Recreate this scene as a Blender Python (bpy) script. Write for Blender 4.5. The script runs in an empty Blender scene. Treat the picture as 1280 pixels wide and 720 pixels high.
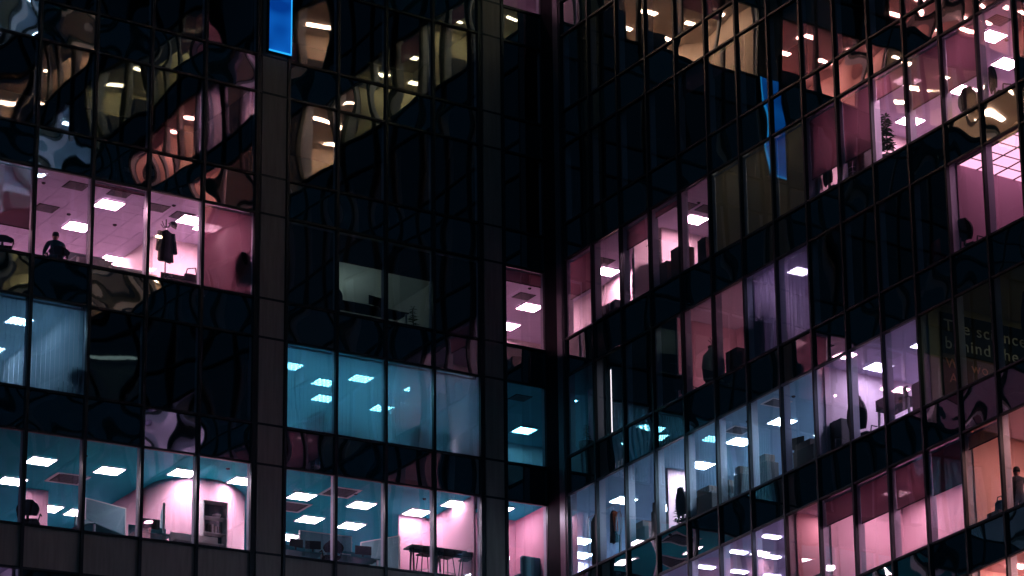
import bpy, math, random
from mathutils import Matrix, Vector
random.seed(11)
sc = bpy.context.scene
col = sc.collection
R = math.radians

# ---------------------------------------------------------------- camera, world, exposure
FPX, PITCH, YAW, ROLL = 3637.094, 0.280636, 0.946568, -0.1415196
Z0 = 1.7                                   # eye height above the street
cam_d = bpy.data.cameras.new('camera'); cam = bpy.data.objects.new('camera', cam_d); col.objects.link(cam)
fw = Vector((math.sin(YAW)*math.cos(PITCH), math.cos(YAW)*math.cos(PITCH), math.sin(PITCH)))
rt = Vector((math.cos(YAW), -math.sin(YAW), 0)); up = rt.cross(fw)
r2 = math.cos(ROLL)*rt + math.sin(ROLL)*up; u2 = -math.sin(ROLL)*rt + math.cos(ROLL)*up
M = Matrix((r2, u2, -fw)).transposed().to_4x4(); M.translation = Vector((-46.72324, -82.62749, Z0))
cam.matrix_world = M
cam_d.sensor_width = 36; cam_d.sensor_fit = 'HORIZONTAL'; cam_d.lens = FPX/1280*36
cam_d.shift_x = -1642.445/1280; cam_d.shift_y = 261.881/1280
cam_d.clip_start = 0.5; cam_d.clip_end = 6000
sc.camera = cam

w = bpy.data.worlds.new('World'); sc.world = w; w.use_nodes = True
nt = w.node_tree; bg = nt.nodes['Background']
sky = nt.nodes.new('ShaderNodeTexSky'); sky.sky_type = 'NISHITA'; sky.sun_disc = False
SUN_EL, SUN_AZ = R(38), R(222)       # an added, unseen moon behind the viewer, same direction for sky and lamp
sky.sun_elevation = SUN_EL; sky.sun_rotation = SUN_AZ
sky.ozone_density = 6; sky.dust_density = .3
tint = nt.nodes.new('ShaderNodeMix'); tint.data_type = 'RGBA'; tint.blend_type = 'MULTIPLY'; tint.inputs[0].default_value = 1; tint.inputs[7].default_value = (.30, .78, 1, 1)   # night sky: colder than by day
nt.links.new(sky.outputs['Color'], tint.inputs[6]); nt.links.new(tint.outputs[2], bg.inputs['Color'])
bg.inputs['Strength'].default_value = 0.0031
sun_d = bpy.data.lights.new('sun', 'SUN'); sun_d.energy = 0.006; sun_d.angle = R(.5); sun_d.color = (.90, .95, 1)
sun = bpy.data.objects.new('sun', sun_d); col.objects.link(sun)
sd = Vector((math.sin(SUN_AZ)*math.cos(SUN_EL), math.cos(SUN_AZ)*math.cos(SUN_EL), math.sin(SUN_EL)))
sun.rotation_euler = sd.to_track_quat('Z', 'Y').to_euler()
sc.view_settings.view_transform = 'Standard'; sc.view_settings.look = 'None'
sc.view_settings.exposure = 0.8; sc.view_settings.gamma = 1
sc.render.engine = 'CYCLES'
cy = sc.cycles
cy.use_denoising = True; cy.max_bounces = 14; cy.diffuse_bounces = 3; cy.glossy_bounces = 4
cy.transmission_bounces = 4; cy.transparent_max_bounces = 24; cy.caustics_reflective = False; cy.caustics_refractive = False
cy.sample_clamp_indirect = 6

# ---------------------------------------------------------------- materials
MATS = {}
def mat(name, colr, rough=.6, metal=0, noise=0, nscale=6, trans=0, thru=0, spec=.3, streak=False):
    """plain procedural surface: base colour broken up a little by noise; trans = translucent share, thru = see-through share"""
    if name in MATS: return MATS[name]
    m = bpy.data.materials.new(name); m.use_nodes = True; n = m.node_tree.nodes; l = m.node_tree.links
    b = n['Principled BSDF']; out = n['Material Output']
    b.inputs['Base Color'].default_value = (*colr, 1); b.inputs['Roughness'].default_value = rough; b.inputs['Metallic'].default_value = metal
    b.inputs['Specular IOR Level'].default_value = spec
    if noise:
        tc = n.new('ShaderNodeTexCoord'); t = n.new('ShaderNodeTexNoise'); t.inputs['Scale'].default_value = nscale; t.inputs['Detail'].default_value = 5
        mx = n.new('ShaderNodeMix'); mx.data_type = 'RGBA'
        mx.inputs[6].default_value = (*[c*(1-noise) for c in colr], 1); mx.inputs[7].default_value = (*[min(1, c*(1+noise)) for c in colr], 1)
        mp = n.new('ShaderNodeMapping'); mp.inputs['Scale'].default_value = (5, 5, .35) if streak else (1, 1, 1)
        l.new(tc.outputs['Object'], mp.inputs['Vector']); l.new(mp.outputs[0], t.inputs['Vector']); l.new(t.outputs['Fac'], mx.inputs[0]); l.new(mx.outputs[2], b.inputs['Base Color'])
    s = b.outputs[0]
    if trans:
        t = n.new('ShaderNodeBsdfTranslucent'); t.inputs[0].default_value = (*colr, 1)
        a = n.new('ShaderNodeMixShader'); a.inputs[0].default_value = trans; l.new(s, a.inputs[1]); l.new(t.outputs[0], a.inputs[2]); s = a.outputs[0]
    if thru:
        t = n.new('ShaderNodeBsdfTransparent'); a = n.new('ShaderNodeMixShader'); a.inputs[0].default_value = thru
        l.new(s, a.inputs[1]); l.new(t.outputs[0], a.inputs[2]); s = a.outputs[0]
    l.new(s, out.inputs[0]); MATS[name] = m; return m
def emit(name, c, k):
    if name in MATS: return MATS[name]
    m = bpy.data.materials.new(name); m.use_nodes = True; n = m.node_tree.nodes; n.remove(n['Principled BSDF'])
    e = n.new('ShaderNodeEmission'); e.inputs[0].default_value = (*c, 1); e.inputs[1].default_value = k
    m.node_tree.links.new(e.outputs[0], n['Material Output'].inputs[0]); MATS[name] = m; return m
def glass(name, base, backing):
    """coated facade glass: a mirror share that grows at grazing angles over clear tinted glass or a dark back-painted sheet"""
    m = bpy.data.materials.new(name); m.use_nodes = True; n = m.node_tree.nodes; l = m.node_tree.links; n.remove(n['Principled BSDF'])
    lw = n.new('ShaderNodeLayerWeight'); lw.inputs[0].default_value = .5
    p = n.new('ShaderNodeMath'); p.operation = 'POWER'; p.inputs[1].default_value = 3; l.new(lw.outputs['Facing'], p.inputs[0])
    k = n.new('ShaderNodeMath'); k.operation = 'MULTIPLY_ADD'; k.inputs[1].default_value = .75; k.inputs[2].default_value = base; k.use_clamp = True
    l.new(p.outputs[0], k.inputs[0])
    g = n.new('ShaderNodeBsdfGlossy'); g.inputs['Roughness'].default_value = .012; g.inputs['Color'].default_value = (.95, .95, .93, 1)
    if backing == 'clear':
        t = n.new('ShaderNodeBsdfTransparent'); t.inputs[0].default_value = (.88, .93, .95, 1)
    else:
        t = n.new('ShaderNodeBsdfDiffuse'); t.inputs[0].default_value = (*backing, 1)
    a = n.new('ShaderNodeMixShader'); l.new(k.outputs[0], a.inputs[0]); l.new(t.outputs[0], a.inputs[1]); l.new(g.outputs[0], a.inputs[2])
    l.new(a.outputs[0], n['Material Output'].inputs[0]); MATS[name] = m; return m
GLASS = glass('vision_glass', .20, 'clear'); SPAN = glass('spandrel_glass', .23, (.005, .045, .064))
BLACK = mat('black_aluminium', (.018, .036, .046), .38, .2)
PIER = mat('brushed_post', (.20, .21, .24), .42, .7, .1, 3)
PIERB = mat('dark_pier', (.018, .022, .028), .7, 0, .2, 3, spec=.08)
CLAD = mat('grey_cladding', (.32, .30, .27), .62, 0, .30, 2.5, streak=True)
INNER = mat('inner_mullion_paint', (.50, .55, .66), .5)
CARPET = mat('carpet', (.10, .09, .11), .9, 0, .25, 9)
DARKWALL = mat('dark_wall', (.05, .055, .06), .8)
BLIND = mat('maroon_blind', (.37, .215, .265), .85, 0, .06, 60, trans=.5, thru=.10)
OLIVE = mat('closed_blind', (.40, .37, .31), .85, 0, .06, 60, trans=.5)
VBLIND = mat('vertical_blind', (.50, .70, .80), .8, 0, 0, 1, trans=.72, thru=.16)
CURTAIN = mat('sheer_curtain', (.50, .42, .60), .8, 0, .08, 20, trans=.5, thru=.30)
LAMPFRAME = mat('lamp_frame', (.7, .7, .74), .4)
BLK = mat('black_plastic', (.018, .02, .024), .5)
CLOTH = mat('dark_cloth', (.03, .033, .04), .9, 0, .3, 14)
TEALCL = mat('teal_cloth', (.02, .085, .11), .9, 0, .2, 14)
ORANGE = mat('orange_cloth', (.55, .13, .06), .9, 0, .2, 14)
RED = mat('red_plastic', (.45, .02, .04), .5)
SKIN = mat('skin', (.42, .24, .19), .6); HAIR = mat('dark_hair', (.014, .012, .012), .7)
DESK = mat('desk_top', (.30, .33, .36), .45); DESKT = mat('teal_desk', (.05, .24, .28), .4)
PAPER = mat('paper', (.75, .72, .72), .8); CARD = mat('cardboard', (.16, .13, .12), .8, 0, .2, 5)
LEAF = mat('leaf', (.035, .07, .035), .6, 0, .3, 9); POT = mat('dark_pot', (.05, .055, .06), .5); STEEL = mat('steel', (.5, .5, .52), .3, .9)
VENT = mat('vent_dark', (.03, .03, .035), .6); WHITE = mat('white_paint', (.78, .76, .76), .7)

# ---------------------------------------------------------------- mesh helpers
class MB:
    def __init__(s): s.v = []; s.f = []
    def quad(s, *p):
        i = len(s.v); s.v += [tuple(q) for q in p]; s.f.append(tuple(range(i, i+len(p)))); return s
    def box(s, x0, x1, y0, y1, z0, z1):
        i = len(s.v); s.v += [(x, y, z) for z in (z0, z1) for y in (y0, y1) for x in (x0, x1)]
        s.f += [tuple(i+k for k in q) for q in ((0,2,3,1),(4,5,7,6),(0,1,5,4),(2,6,7,3),(0,4,6,2),(1,3,7,5))]; return s
    def tube(s, a, b, r0, r1=None, n=8):
        r1 = r0 if r1 is None else r1; a = Vector(a); b = Vector(b); d = (b-a).normalized()
        t = d.orthogonal().normalized(); q = d.cross(t); i = len(s.v)
        for c, r in ((a, r0), (b, r1)):
            for k in range(n):
                g = 2*math.pi*k/n; s.v.append(tuple(c + t*r*math.cos(g) + q*r*math.sin(g)))
        for k in range(n): s.f.append((i+k, i+(k+1) % n, i+n+(k+1) % n, i+n+k))
        s.f.append(tuple(i+k for k in reversed(range(n)))); s.f.append(tuple(i+n+k for k in range(n))); return s
    def path(s, pts, r, n=6):
        for a, b in zip(pts, pts[1:]): s.tube(a, b, r, r, n)
        return s
    def lathe(s, prof, c=(0, 0, 0), n=14, sx=1, sy=1):
        i = len(s.v)
        for r, z in prof:
            for k in range(n):
                g = 2*math.pi*k/n; s.v.append((c[0]+r*sx*math.cos(g), c[1]+r*sy*math.sin(g), c[2]+z))
        for j in range(len(prof)-1):
            for k in range(n): s.f.append((i+j*n+k, i+j*n+(k+1) % n, i+(j+1)*n+(k+1) % n, i+(j+1)*n+k))
        s.f.append(tuple(i+k for k in reversed(range(n)))); s.f.append(tuple(i+(len(prof)-1)*n+k for k in range(n))); return s
    def mesh(s, name, m, smooth=False):
        me = bpy.data.meshes.new(name); me.from_pydata(s.v, [], s.f); me.materials.append(m); me.update()
        if smooth: me.polygons.foreach_set('use_smooth', [True]*len(me.polygons))
        return me
    def build(s, name, m, parent=None, smooth=False, bevel=0):
        return link(name, s.mesh(name, m, smooth), parent, bevel)
def link(name, me, parent=None, bevel=0, loc=None):
    o = bpy.data.objects.new(name, me); col.objects.link(o)
    if parent: o.parent = parent
    if loc: o.location = loc
    if bevel:
        b = o.modifiers.new('edge', 'BEVEL'); b.width = bevel; b.segments = 2; b.limit_method = 'ANGLE'
    return o
def tag(o, label, cat, group=None):
    o['label'] = label; o['category'] = cat
    if group: o['group'] = group
    return o
def thing(name, label, cat, loc=(0, 0, 0), rz=0, group=None):
    o = bpy.data.objects.new(name, None); o.empty_display_size = .1; col.objects.link(o); o.location = loc; o.rotation_euler.z = rz
    return tag(o, label, cat, group)
def copy_tree(o, parent=None):
    c = o.copy(); col.objects.link(c)
    if parent: c.parent = parent
    for ch in list(o.children): copy_tree(ch, c)
    return c

# ---------------------------------------------------------------- building grid (metres): inner corner of the two wings at x=0, y=0
PIT = 3.93; WIN = 2.70
def S(r): return Z0 + 31.693 + PIT*(2-r)           # sill height of floor row r (1 is the topmost wholly seen row)
def T(r): return S(r) + WIN
UA, ML, UB, MLB, U9 = 8.99, 1.5, 8.08, 1.486, 1.352
RS0, RM = 1.244, 1.6346
def lbay(k):                                        # (x0, x1) of a left wing bay; 4 and below run left from the first column
    if k == 9: return (-U9, 0.0)
    if k <= 4: return (-(UA+(5-k)*ML), -(UA+(4-k)*ML))
    return (-(UB-(k-5)*MLB), -(UB-(k-4)*MLB))
def rbay(k): return (RS0+k*RM, RS0+(k+1)*RM)         # distance from the corner along the right wing

street = MB().quad((-3000, -3000, 0), (3000, -3000, 0), (3000, 3000, 0), (-3000, 3000, 0)).build('street', mat('asphalt', (.05, .05, .052), .85, 0, .2, .4))
street['kind'] = 'structure'

LW = thing('office_wing', 'dark glass office wing on the left, mirror panes between grey panelled columns', 'office building', (0, 0, 0))
RW = thing('office_wing', 'dark glass office wing on the right, running from the inner corner towards the viewer', 'office building', (0, 0, 0))

# panes: each a gently warped sheet so that what it mirrors bends
def pane_mesh(name, W, H, m, amp):
    nx, ny = 10, 12; b = MB(); ph = [random.uniform(0, 6.28) for _ in range(6)]
    a = amp*random.uniform(.5, 1.3)*random.choice((1, 1, -1)); c = amp*.085
    tx, tz = random.uniform(-.003, .003), random.uniform(-.003, .003)
    for j in range(ny+1):
        for i in range(nx+1):
            u = i/nx*2-1; v = j/ny*2-1
            y = a*(1-u*u)*(1-v*v) + tx*u*W/2 + tz*v*H/2
            y += c*(1-u**4)*(1.3*math.sin(2.3*u+ph[0]+1.1*math.sin(1.4*v+ph[1])) + .8*math.sin(3.1*v+ph[2]) + .35*math.sin(5*u+1.3*v+ph[3]))
            b.v.append((u*W/2, y, v*H/2))
    for j in range(ny):
        for i in range(nx):
            k = j*(nx+1)+i; b.f.append((k, k+1, k+nx+2, k+nx+1))
    return b.mesh(name, m, True)
PV = {}
def pane(wing, kind, c0, c1, z0, z1, flat=False):
    W, H = round(c1-c0-.05, 2), round(z1-z0-.05, 2); key = (kind, W, H, flat)
    if key not in PV:
        PV[key] = [pane_mesh(kind, W, H, GLASS if kind == 'window_pane' else SPAN, .0032 if kind == 'window_pane' else .0042 if not flat else .0014) for _ in range(12)]
    o = link(kind, random.choice(PV[key]), wing)
    mid = (c0+c1)/2; z = (z0+z1)/2
    if wing is LW: o.location = (mid, 0, z)
    else: o.location = (0, -mid, z); o.rotation_euler.z = -math.pi/2
    if random.random() < .5: o.scale.z = -1
    return o
LBAYS = list(range(-3, 10)); LROWS = range(-3, 6)
def rrows(k):
    lo = -2 if k < 8 else -3 if k < 13 else -4 if k < 18 else -5 if k < 22 else -6
    return range(lo, 6 if k < 15 else 2)
for r in LROWS:
    for k in LBAYS:
        x0, x1 = lbay(k); pane(LW, 'window_pane', x0, x1, S(r), T(r))
        if r != 4: pane(LW, 'spandrel_pane', x0, x1, T(r), S(r-1))
        else: MB().box(x0+.025, x1-.025, -.02, .06, T(r)+.03, S(r-1)-.03).build('cladding_panel', CLAD, LW, bevel=.006)
    for x0, x1 in ((-UA, -UB), (lbay(8)[1], -U9)):
        for z0, z1 in ((S(r), T(r)), (T(r), S(r-1))):
            MB().box(x0+.13, x1-.07, -.05, .08, z0+.012, z1-.012).build('cladding_panel', CLAD, LW, bevel=.006)
for k in range(27):
    s0, s1 = rbay(k)
    for r in rrows(k):
        pane(RW, 'window_pane', s0, s1, S(r), T(r)); pane(RW, 'spandrel_pane', s0, s1, T(r), S(r-1), k in (6, 7, 8))
far = MB()
for k in range(27):
    s0, s1 = rbay(k); rr = rrows(k)
    for a, b in ((S(rr[0]-1), S(-9)), (S(5)-1.23, S(rr[-1]))):
        if b-a > .1: far.quad((0, -s0-.02, a), (0, -s1+.02, a), (0, -s1+.02, b), (0, -s0-.02, b))
o = far.build('window_pane', SPAN, RW); o['kind'] = 'stuff'
up_l = MB().quad((-21.1, 0, S(-4)), (0, 0, S(-4)), (0, 0, S(-9)), (-21.1, 0, S(-9))).build('upper_facade', SPAN, LW)
ZB, ZT = S(5)-1.23, S(-9)
# mullions: black outer cap and pale inner leg, full height; transoms at every sill and head
def vbar(name, c, wing, half, d0, d1, m, z0=ZB, z1=ZT):
    if wing is LW: MB().box(c-half, c+half, d0, d1, z0, z1).build(name, m, LW)
    else: MB().box(d0, d1, -c-half, -c+half, z0, z1).build(name, m, RW)
lx = sorted({lbay(k)[0] for k in LBAYS} | {lbay(k)[1] for k in LBAYS if k in (4, 8, 9)})
for x in lx:
    vbar('mullion', x, LW, .042, -.075, .03, BLACK)
    vbar('inner_mullion', x, LW, .032, .034, .20, INNER)
for x in (-UA+.085, -UB-.03, lbay(8)[1]+.085, -U9-.03): vbar('column_reveal', x, LW, .04, -.02, .05, BLACK)
for k in range(28):
    s = rbay(k)[0]
    vbar('mullion', s, RW, .042, -.075, .03, BLACK)
    vbar('inner_mullion', s, RW, .036, .034, .24, INNER)
vbar('corner_pier', .42, RW, .40, -.03, .12, PIERB)
vbar('corner_post', 1.02, RW, .15, -.09, .10, PIER)
for r in range(-6, 6):
    for z in (S(r), T(r)):
        if r >= -3: MB().box(-21.05, -.003, -.055, .028, z-.035, z+.035).build('transom', BLACK, LW)
        MB().box(-.055, .028, -rbay(26)[1], -1.18, z-.032, z+.032).build('transom', BLACK, RW)
MB().box(-21.1, 9, .0, 9, 0, ZB).build('plinth', CLAD, LW)
MB().box(.0, 9, -46, -.01, 0, ZB).build('plinth', CLAD, RW)

# ---------------------------------------------------------------- rooms
# style: wall, ceiling, lamp colour, lamp strength
STY = {
 'pink':   ((.88, .78, .78), (.64, .60, .78), (1, .46, .63), 50),
 'teal':   ((.62, .70, .78), (.28, .54, .66), (.19, .74, 1), 22),
 'lagoon': ((.66, .37, .48), (.012, .52, .58), (1, .72, .86), 24),
 'steel':  ((.72, .60, .74), (.30, .54, .66), (.64, .80, 1), 50),
 'dimpink':((.84, .58, .64), (.55, .50, .60), (1, .44, .55), 12),
 'violet': ((.74, .62, .74), (.55, .52, .70), (.82, .62, .95), 18),
 'orange': ((.90, .64, .60), (.72, .55, .58), (1, .43, .39), 50),
 'warm':   ((.80, .66, .54), (.62, .54, .48), (1, .64, .46), 38),
 'olive':  ((.62, .58, .40), (.60, .56, .44), (1, .84, .54), 17),
 'dim':    ((.40, .42, .42), (.44, .48, .46), (.70, 1, .98), .5),
 'haze':   ((.74, .70, .80), (.36, .58, .72), (.42, .74, 1), 30),
 'lilac':  ((.74, .60, .70), (.55, .52, .70), (.86, .68, 1), 18),
 'drab':   ((.50, .47, .42), (.5, .47, .42), (1, .86, .70), 9),
 'blush':  ((.90, .70, .76), (.66, .58, .78), (1, .46, .63), 22),
 'moss':   ((.62, .58, .40), (.60, .56, .44), (1, .88, .54), 4.5),
 'plum':   ((.40, .25, .34), (.4, .3, .35), (1, .46, .63), 22),
 'gloom':  ((.40, .42, .42), (.44, .48, .46), (.78, 1, .95), 5),
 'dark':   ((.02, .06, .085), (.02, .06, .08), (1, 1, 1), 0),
}
def wallm(st): return mat('wall_'+st, STY[st][0], .75, 0, .05, 1.5)
def ceilm(st): return mat('ceiling_'+st, STY[st][1], .85, 0, .05, 4)
def lampm(st): return emit('lamp_'+st, STY[st][2], STY[st][3])
CZ = .10                                             # ceiling above the window head
def tiles(b, x0, x1, y0, y1, z, step=.6):
    nx = max(1, round((x1-x0)/step)); ny = max(1, round((y1-y0)/step)); dx = (x1-x0)/nx; dy = (y1-y0)/ny; g = .009
    for i in range(nx):
        for j in range(ny):
            b.quad((x0+i*dx+g, y0+j*dy+g, z), (x0+i*dx+g, y0+(j+1)*dy-g, z), (x0+(i+1)*dx-g, y0+(j+1)*dy-g, z), (x0+(i+1)*dx-g, y0+j*dy+g, z))
def room(wing, r, x0, x1, y0, y1, st, walls='NEWS', cz=CZ, fine=True, single=False):
    """floor slab, tiled ceiling on a dark backing, and the walls named by compass letter (N is +y, E is +x)"""
    z0 = S(r)-.10; z1 = T(r)+cz
    MB().box(x0, x1, y0, y1, z0-.2, z0).build('floor_slab', CARPET, wing)
    bk = MB().box(x0, x1, y0, y1, z1+.02, z1+.12).build('ceiling', ceilm(st), wing)
    if fine:
        if single:
            nx, ny = round((x1-x0)/.6), round((y1-y0)/.6); dx = (x1-x0)/nx; dy = (y1-y0)/ny
            me = MB().box(-dx/2+.008, dx/2-.008, -dy/2+.008, dy/2-.008, 0, .015).mesh('ceiling_tile', ceilm(st))
            for i in range(nx):
                for j in range(ny): link('ceiling_tile', me, wing, loc=(x0+(i+.5)*dx, y0+(j+.5)*dy, z1+random.uniform(0, .003)))
        else:
            b = MB(); tiles(b, x0, x1, y0, y1, z1); o = b.build('ceiling_tile', ceilm(st), wing); o['kind'] = 'stuff'
    t = .06; m = wallm(st)
    if 'N' in walls: MB().box(x0, x1, y1-t, y1, z0+.001, z1-.001).build('back_wall' if wing is LW else 'partition', m, wing)
    if 'S' in walls and wing is RW: MB().box(x0, x1, y0, y0+t, z0+.001, z1-.001).build('partition', m, wing)
    if 'E' in walls: MB().box(x1-t, x1, y0+t, y1-t, z0+.001, z1-.001).build('back_wall' if wing is RW else 'partition', m, wing)
    if 'W' in walls and wing is LW: MB().box(x0, x0+t, y0, y1-t, z0+.001, z1-.001).build('partition', m, wing)
def part_wall(wing, r, x0, x1, y0, y1, st, h=None, name='partition'):
    MB().box(x0, x1, y0, y1, S(r)-.098, S(r)-.1+(h or WIN+.2-.003)).build(name, wallm(st) if isinstance(st, str) else st, wing)
HID = {}
def hidden_lamp(wing, x, y, r, st, sx=.5, sy=.22):
    k = (st, sx, sy)
    if k not in HID: HID[k] = MB().box(-sx/2, sx/2, -sy/2, sy/2, 0, .02).mesh('light_panel', lampm(st))
    return link('light_panel', HID[k], wing, loc=(x, y, T(r)+CZ-.03))
def Lroom(r, k0, k1, st, depth=6.5, lamps=True, walls='NEW', **kw):
    x0, x1 = lbay(k0)[0]+.0, lbay(k1)[1]-.0
    room(LW, r, x0+.04, x1-.04, .21, depth, st, walls, **kw)
    if lamps and STY[st][3]:
        x = x0+.9
        while x < x1-.3:
            for y in (1.0, 2.5, 4.0): hidden_lamp(LW, x, y, r, st)
            x += 1.7
def Rroom(r, k0, k1, st, depth=5, lamps=True, walls='NES', **kw):
    s0, s1 = rbay(k0)[0], rbay(k1)[1]
    room(RW, r, .25, depth, -s1+.03, -s0-.03, st, walls, **kw)
    if lamps and STY[st][3]:
        s = s0+.8
        while s < s1-.3:
            for x in (.9, 2.0, 3.1): hidden_lamp(RW, x, -s, r, st)
            s += 1.7

# ceiling lights one can see directly ---------------------------------------------------------
LAMPP = {}
def lamp(x, y, r, st, where, louvre=False, cz=CZ, sx=.62, sy=.62):
    """recessed lay-in luminaire: thin frame and glowing diffuser, or a frame with rows of cells"""
    key = (st, louvre, sx, sy)
    lab = ('louvred' if louvre else 'square')+' glowing ceiling light '+where
    if key in LAMPP:
        o = copy_tree(LAMPP[key]); o['label'] = lab
    else:
        o = thing('ceiling_light', lab, 'ceiling light', group='glowing ceiling lights in the offices')
        f = MB(); a, c, t = sx/2+.02, sy/2+.02, .025
        for q in ((-a, a, -c, -c+t), (-a, a, c-t, c), (-a, -a+t, -c+t, c-t), (a-t, a, -c+t, c-t)): f.box(*q, -.05, -.005)
        f.build('frame', LAMPFRAME, o)
        if louvre:
            nb = 4
            for i in range(nb):
                y0 = -sy/2+.03+i*(sy-.06)/nb
                b = MB()
                for j in range(5):
                    x0 = -sx/2+.03+j*(sx-.06)/5; b.box(x0+.018, x0+(sx-.06)/5-.018, y0+.036, y0+(sy-.06)/nb-.036, -.042, -.03)
                b.build('lamp_cells', lampm(st), o)
            MB().box(-sx/2+.008, sx/2-.008, -sy/2+.008, sy/2-.008, -.02, -.008).build('reflector', mat('reflector_dark', (.05, .06, .065), .5), o)
        else: MB().box(-sx/2+.006, sx/2-.006, -sy/2+.006, sy/2-.006, -.04, -.015).build('diffuser', lampm(st), o)
        LAMPP[key] = o
    o.location = (x, y, T(r)+cz); return o
VENTM = []
def vent(wing, x, y, r, s=.55, cz=CZ):
    if not VENTM:
        b = MB(); a = .5
        for i in range(6):
            y0 = -a+.08+i*.15; b.box(-a+.06, a-.06, y0, y0+.05, -.03, -.012)
        VENTM.append(b.mesh('vent_slat', mat('vent_grey', (.2, .2, .22), .5)))
        VENTM.append(MB().box(-a, a, -a, a, -.012, -.004).mesh('ceiling_vent', VENT))
    o = link('ceiling_vent', VENTM[1], wing, loc=(x, y, T(r)+cz)); o.scale = (s, s, 1); link('vent_slat', VENTM[0], o)
    if r == 3:
        f = MB()
        for q in ((-.6, .6, -.6, -.5), (-.6, .6, .5, .6), (-.6, -.5, -.499, .499), (.5, .6, -.499, .499)): f.box(*q, -.02, -.003)
        f.build('vent_frame', WHITE, o)

# ================= left wing rooms
room(LW, 1, lbay(-3)[0]+.04, -UA-.04, .21, 7.0, 'pink', 'NEW', single=True)
part_wall(LW, 1, -10.32, -UA-.11, 3.38, 3.46, 'pink'); part_wall(LW, 1, -10.40, -10.32, 3.38, 6.9, 'pink')
Lroom(1, 5, 8, 'gloom', 6, lamps=False)
MB().box(-5.9, -3.4, 3.9, 4.5, S(1)-.099, S(1)+1.1).build('cupboard', BLK, LW); hidden_lamp(LW, -5.0, 4.2, 1, 'gloom', .6, .6).location.z = S(1)+1.12  # unseen uplight added to brighten the ceiling, on a cupboard added to carry it
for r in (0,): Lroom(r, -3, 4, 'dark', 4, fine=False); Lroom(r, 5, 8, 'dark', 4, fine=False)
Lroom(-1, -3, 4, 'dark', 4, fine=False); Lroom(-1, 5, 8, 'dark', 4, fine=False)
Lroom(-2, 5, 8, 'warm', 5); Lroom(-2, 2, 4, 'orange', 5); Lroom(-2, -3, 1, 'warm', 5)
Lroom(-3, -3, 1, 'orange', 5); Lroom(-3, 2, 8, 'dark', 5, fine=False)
room(LW, 2, lbay(-2)[0], -UA-4.53, .21, 6.5, 'haze', 'NEW'); room(LW, 2, -UA-4.47, -UA-.04, .21, 5, 'dark', 'NEW', fine=False)
room(LW, 2, lbay(5)[0]+.04, lbay(8)[1]-.04, .21, 5.6, 'teal', 'NEW')
room(LW, 3, lbay(-2)[0], lbay(8)[1]-.04, .21, 8.5, 'lagoon', 'NEW')
part_wall(LW, 3, -3.2, lbay(8)[1]-.10, 2.92, 3.0, 'lagoon')
part_wall(LW, 3, -12.95, -12.4, 5.0, 5.1, 'lagoon'); part_wall(LW, 3, -10.50, -10.42, 3.6, 8.4, 'lagoon')
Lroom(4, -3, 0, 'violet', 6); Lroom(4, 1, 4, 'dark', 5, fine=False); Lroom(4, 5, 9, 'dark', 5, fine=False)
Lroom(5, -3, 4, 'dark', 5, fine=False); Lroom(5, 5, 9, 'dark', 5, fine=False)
# drum-shaped room behind two bays of the third row
b = MB(); pts = [(-10.36, 3.7), (-10.33, 3.0), (-10.12, 2.5), (-9.7, 2.18), (-9.2, 2.10), (-8.75, 2.2), (-8.3, 2.52), (-7.85, 3.0), (-7.6, 3.5), (-7.5, 4.4)]
def smooth(p, n=4):
    o = []
    for i in range(len(p)-1):
        a, b_, c, d = (Vector((*p[max(i-1, 0)], 0)), Vector((*p[i], 0)), Vector((*p[i+1], 0)), Vector((*p[min(i+2, len(p)-1)], 0)))
        for j in range(n):
            t = j/n; o.append(.5*((2*b_)+(c-a)*t+(2*a-5*b_+4*c-d)*t*t+(3*b_-a-3*c+d)*t**3))
    return o+[Vector((*p[-1], 0))]
cv = smooth(pts)
zb, zt = S(3)-.1, T(3)+.095
for p, q_ in zip(cv, cv[1:]):
    d = (q_-p).normalized(); nrm = Vector((-d.y, d.x, 0))*.06
    i = len(b.v); b.v += [(*p.xy, zb), (*q_.xy, zb), (*q_.xy, zt), (*p.xy, zt), (*(p+nrm).xy, zb), (*(q_+nrm).xy, zb), (*(q_+nrm).xy, zt), (*(p+nrm).xy, zt)]
    b.f += [(i, i+1, i+2, i+3), (i+5, i+4, i+7, i+6), (i+3, i+2, i+6, i+7)]
b.build('curved_partition', mat('curved_wall_paint', (.66, .38, .48), .6), LW, smooth=True)
# corner rooms: the floors run round the inner corner behind both wings
def corner(r, st, depth=6, east=5):
    room(LW, r, -U9+.02, .25, .21, depth, st, 'NW'); room(LW, r, .25, east, .21, depth, st, 'NE')
corner(1, 'pink'); corner(2, 'teal', 5.5, 4)
room(LW, 3, -U9+.02, .14, .21, 2.1, 'lagoon', 'NEW'); room(LW, 3, .25, 5, .21, 5, 'steel', 'NE')
corner(0, 'dark'); corner(-1, 'dark'); corner(-2, 'pink')
hidden_lamp(LW, -.4, 1.5, -2, 'pink'); hidden_lamp(LW, .8, 3.2, -2, 'pink')

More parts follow.
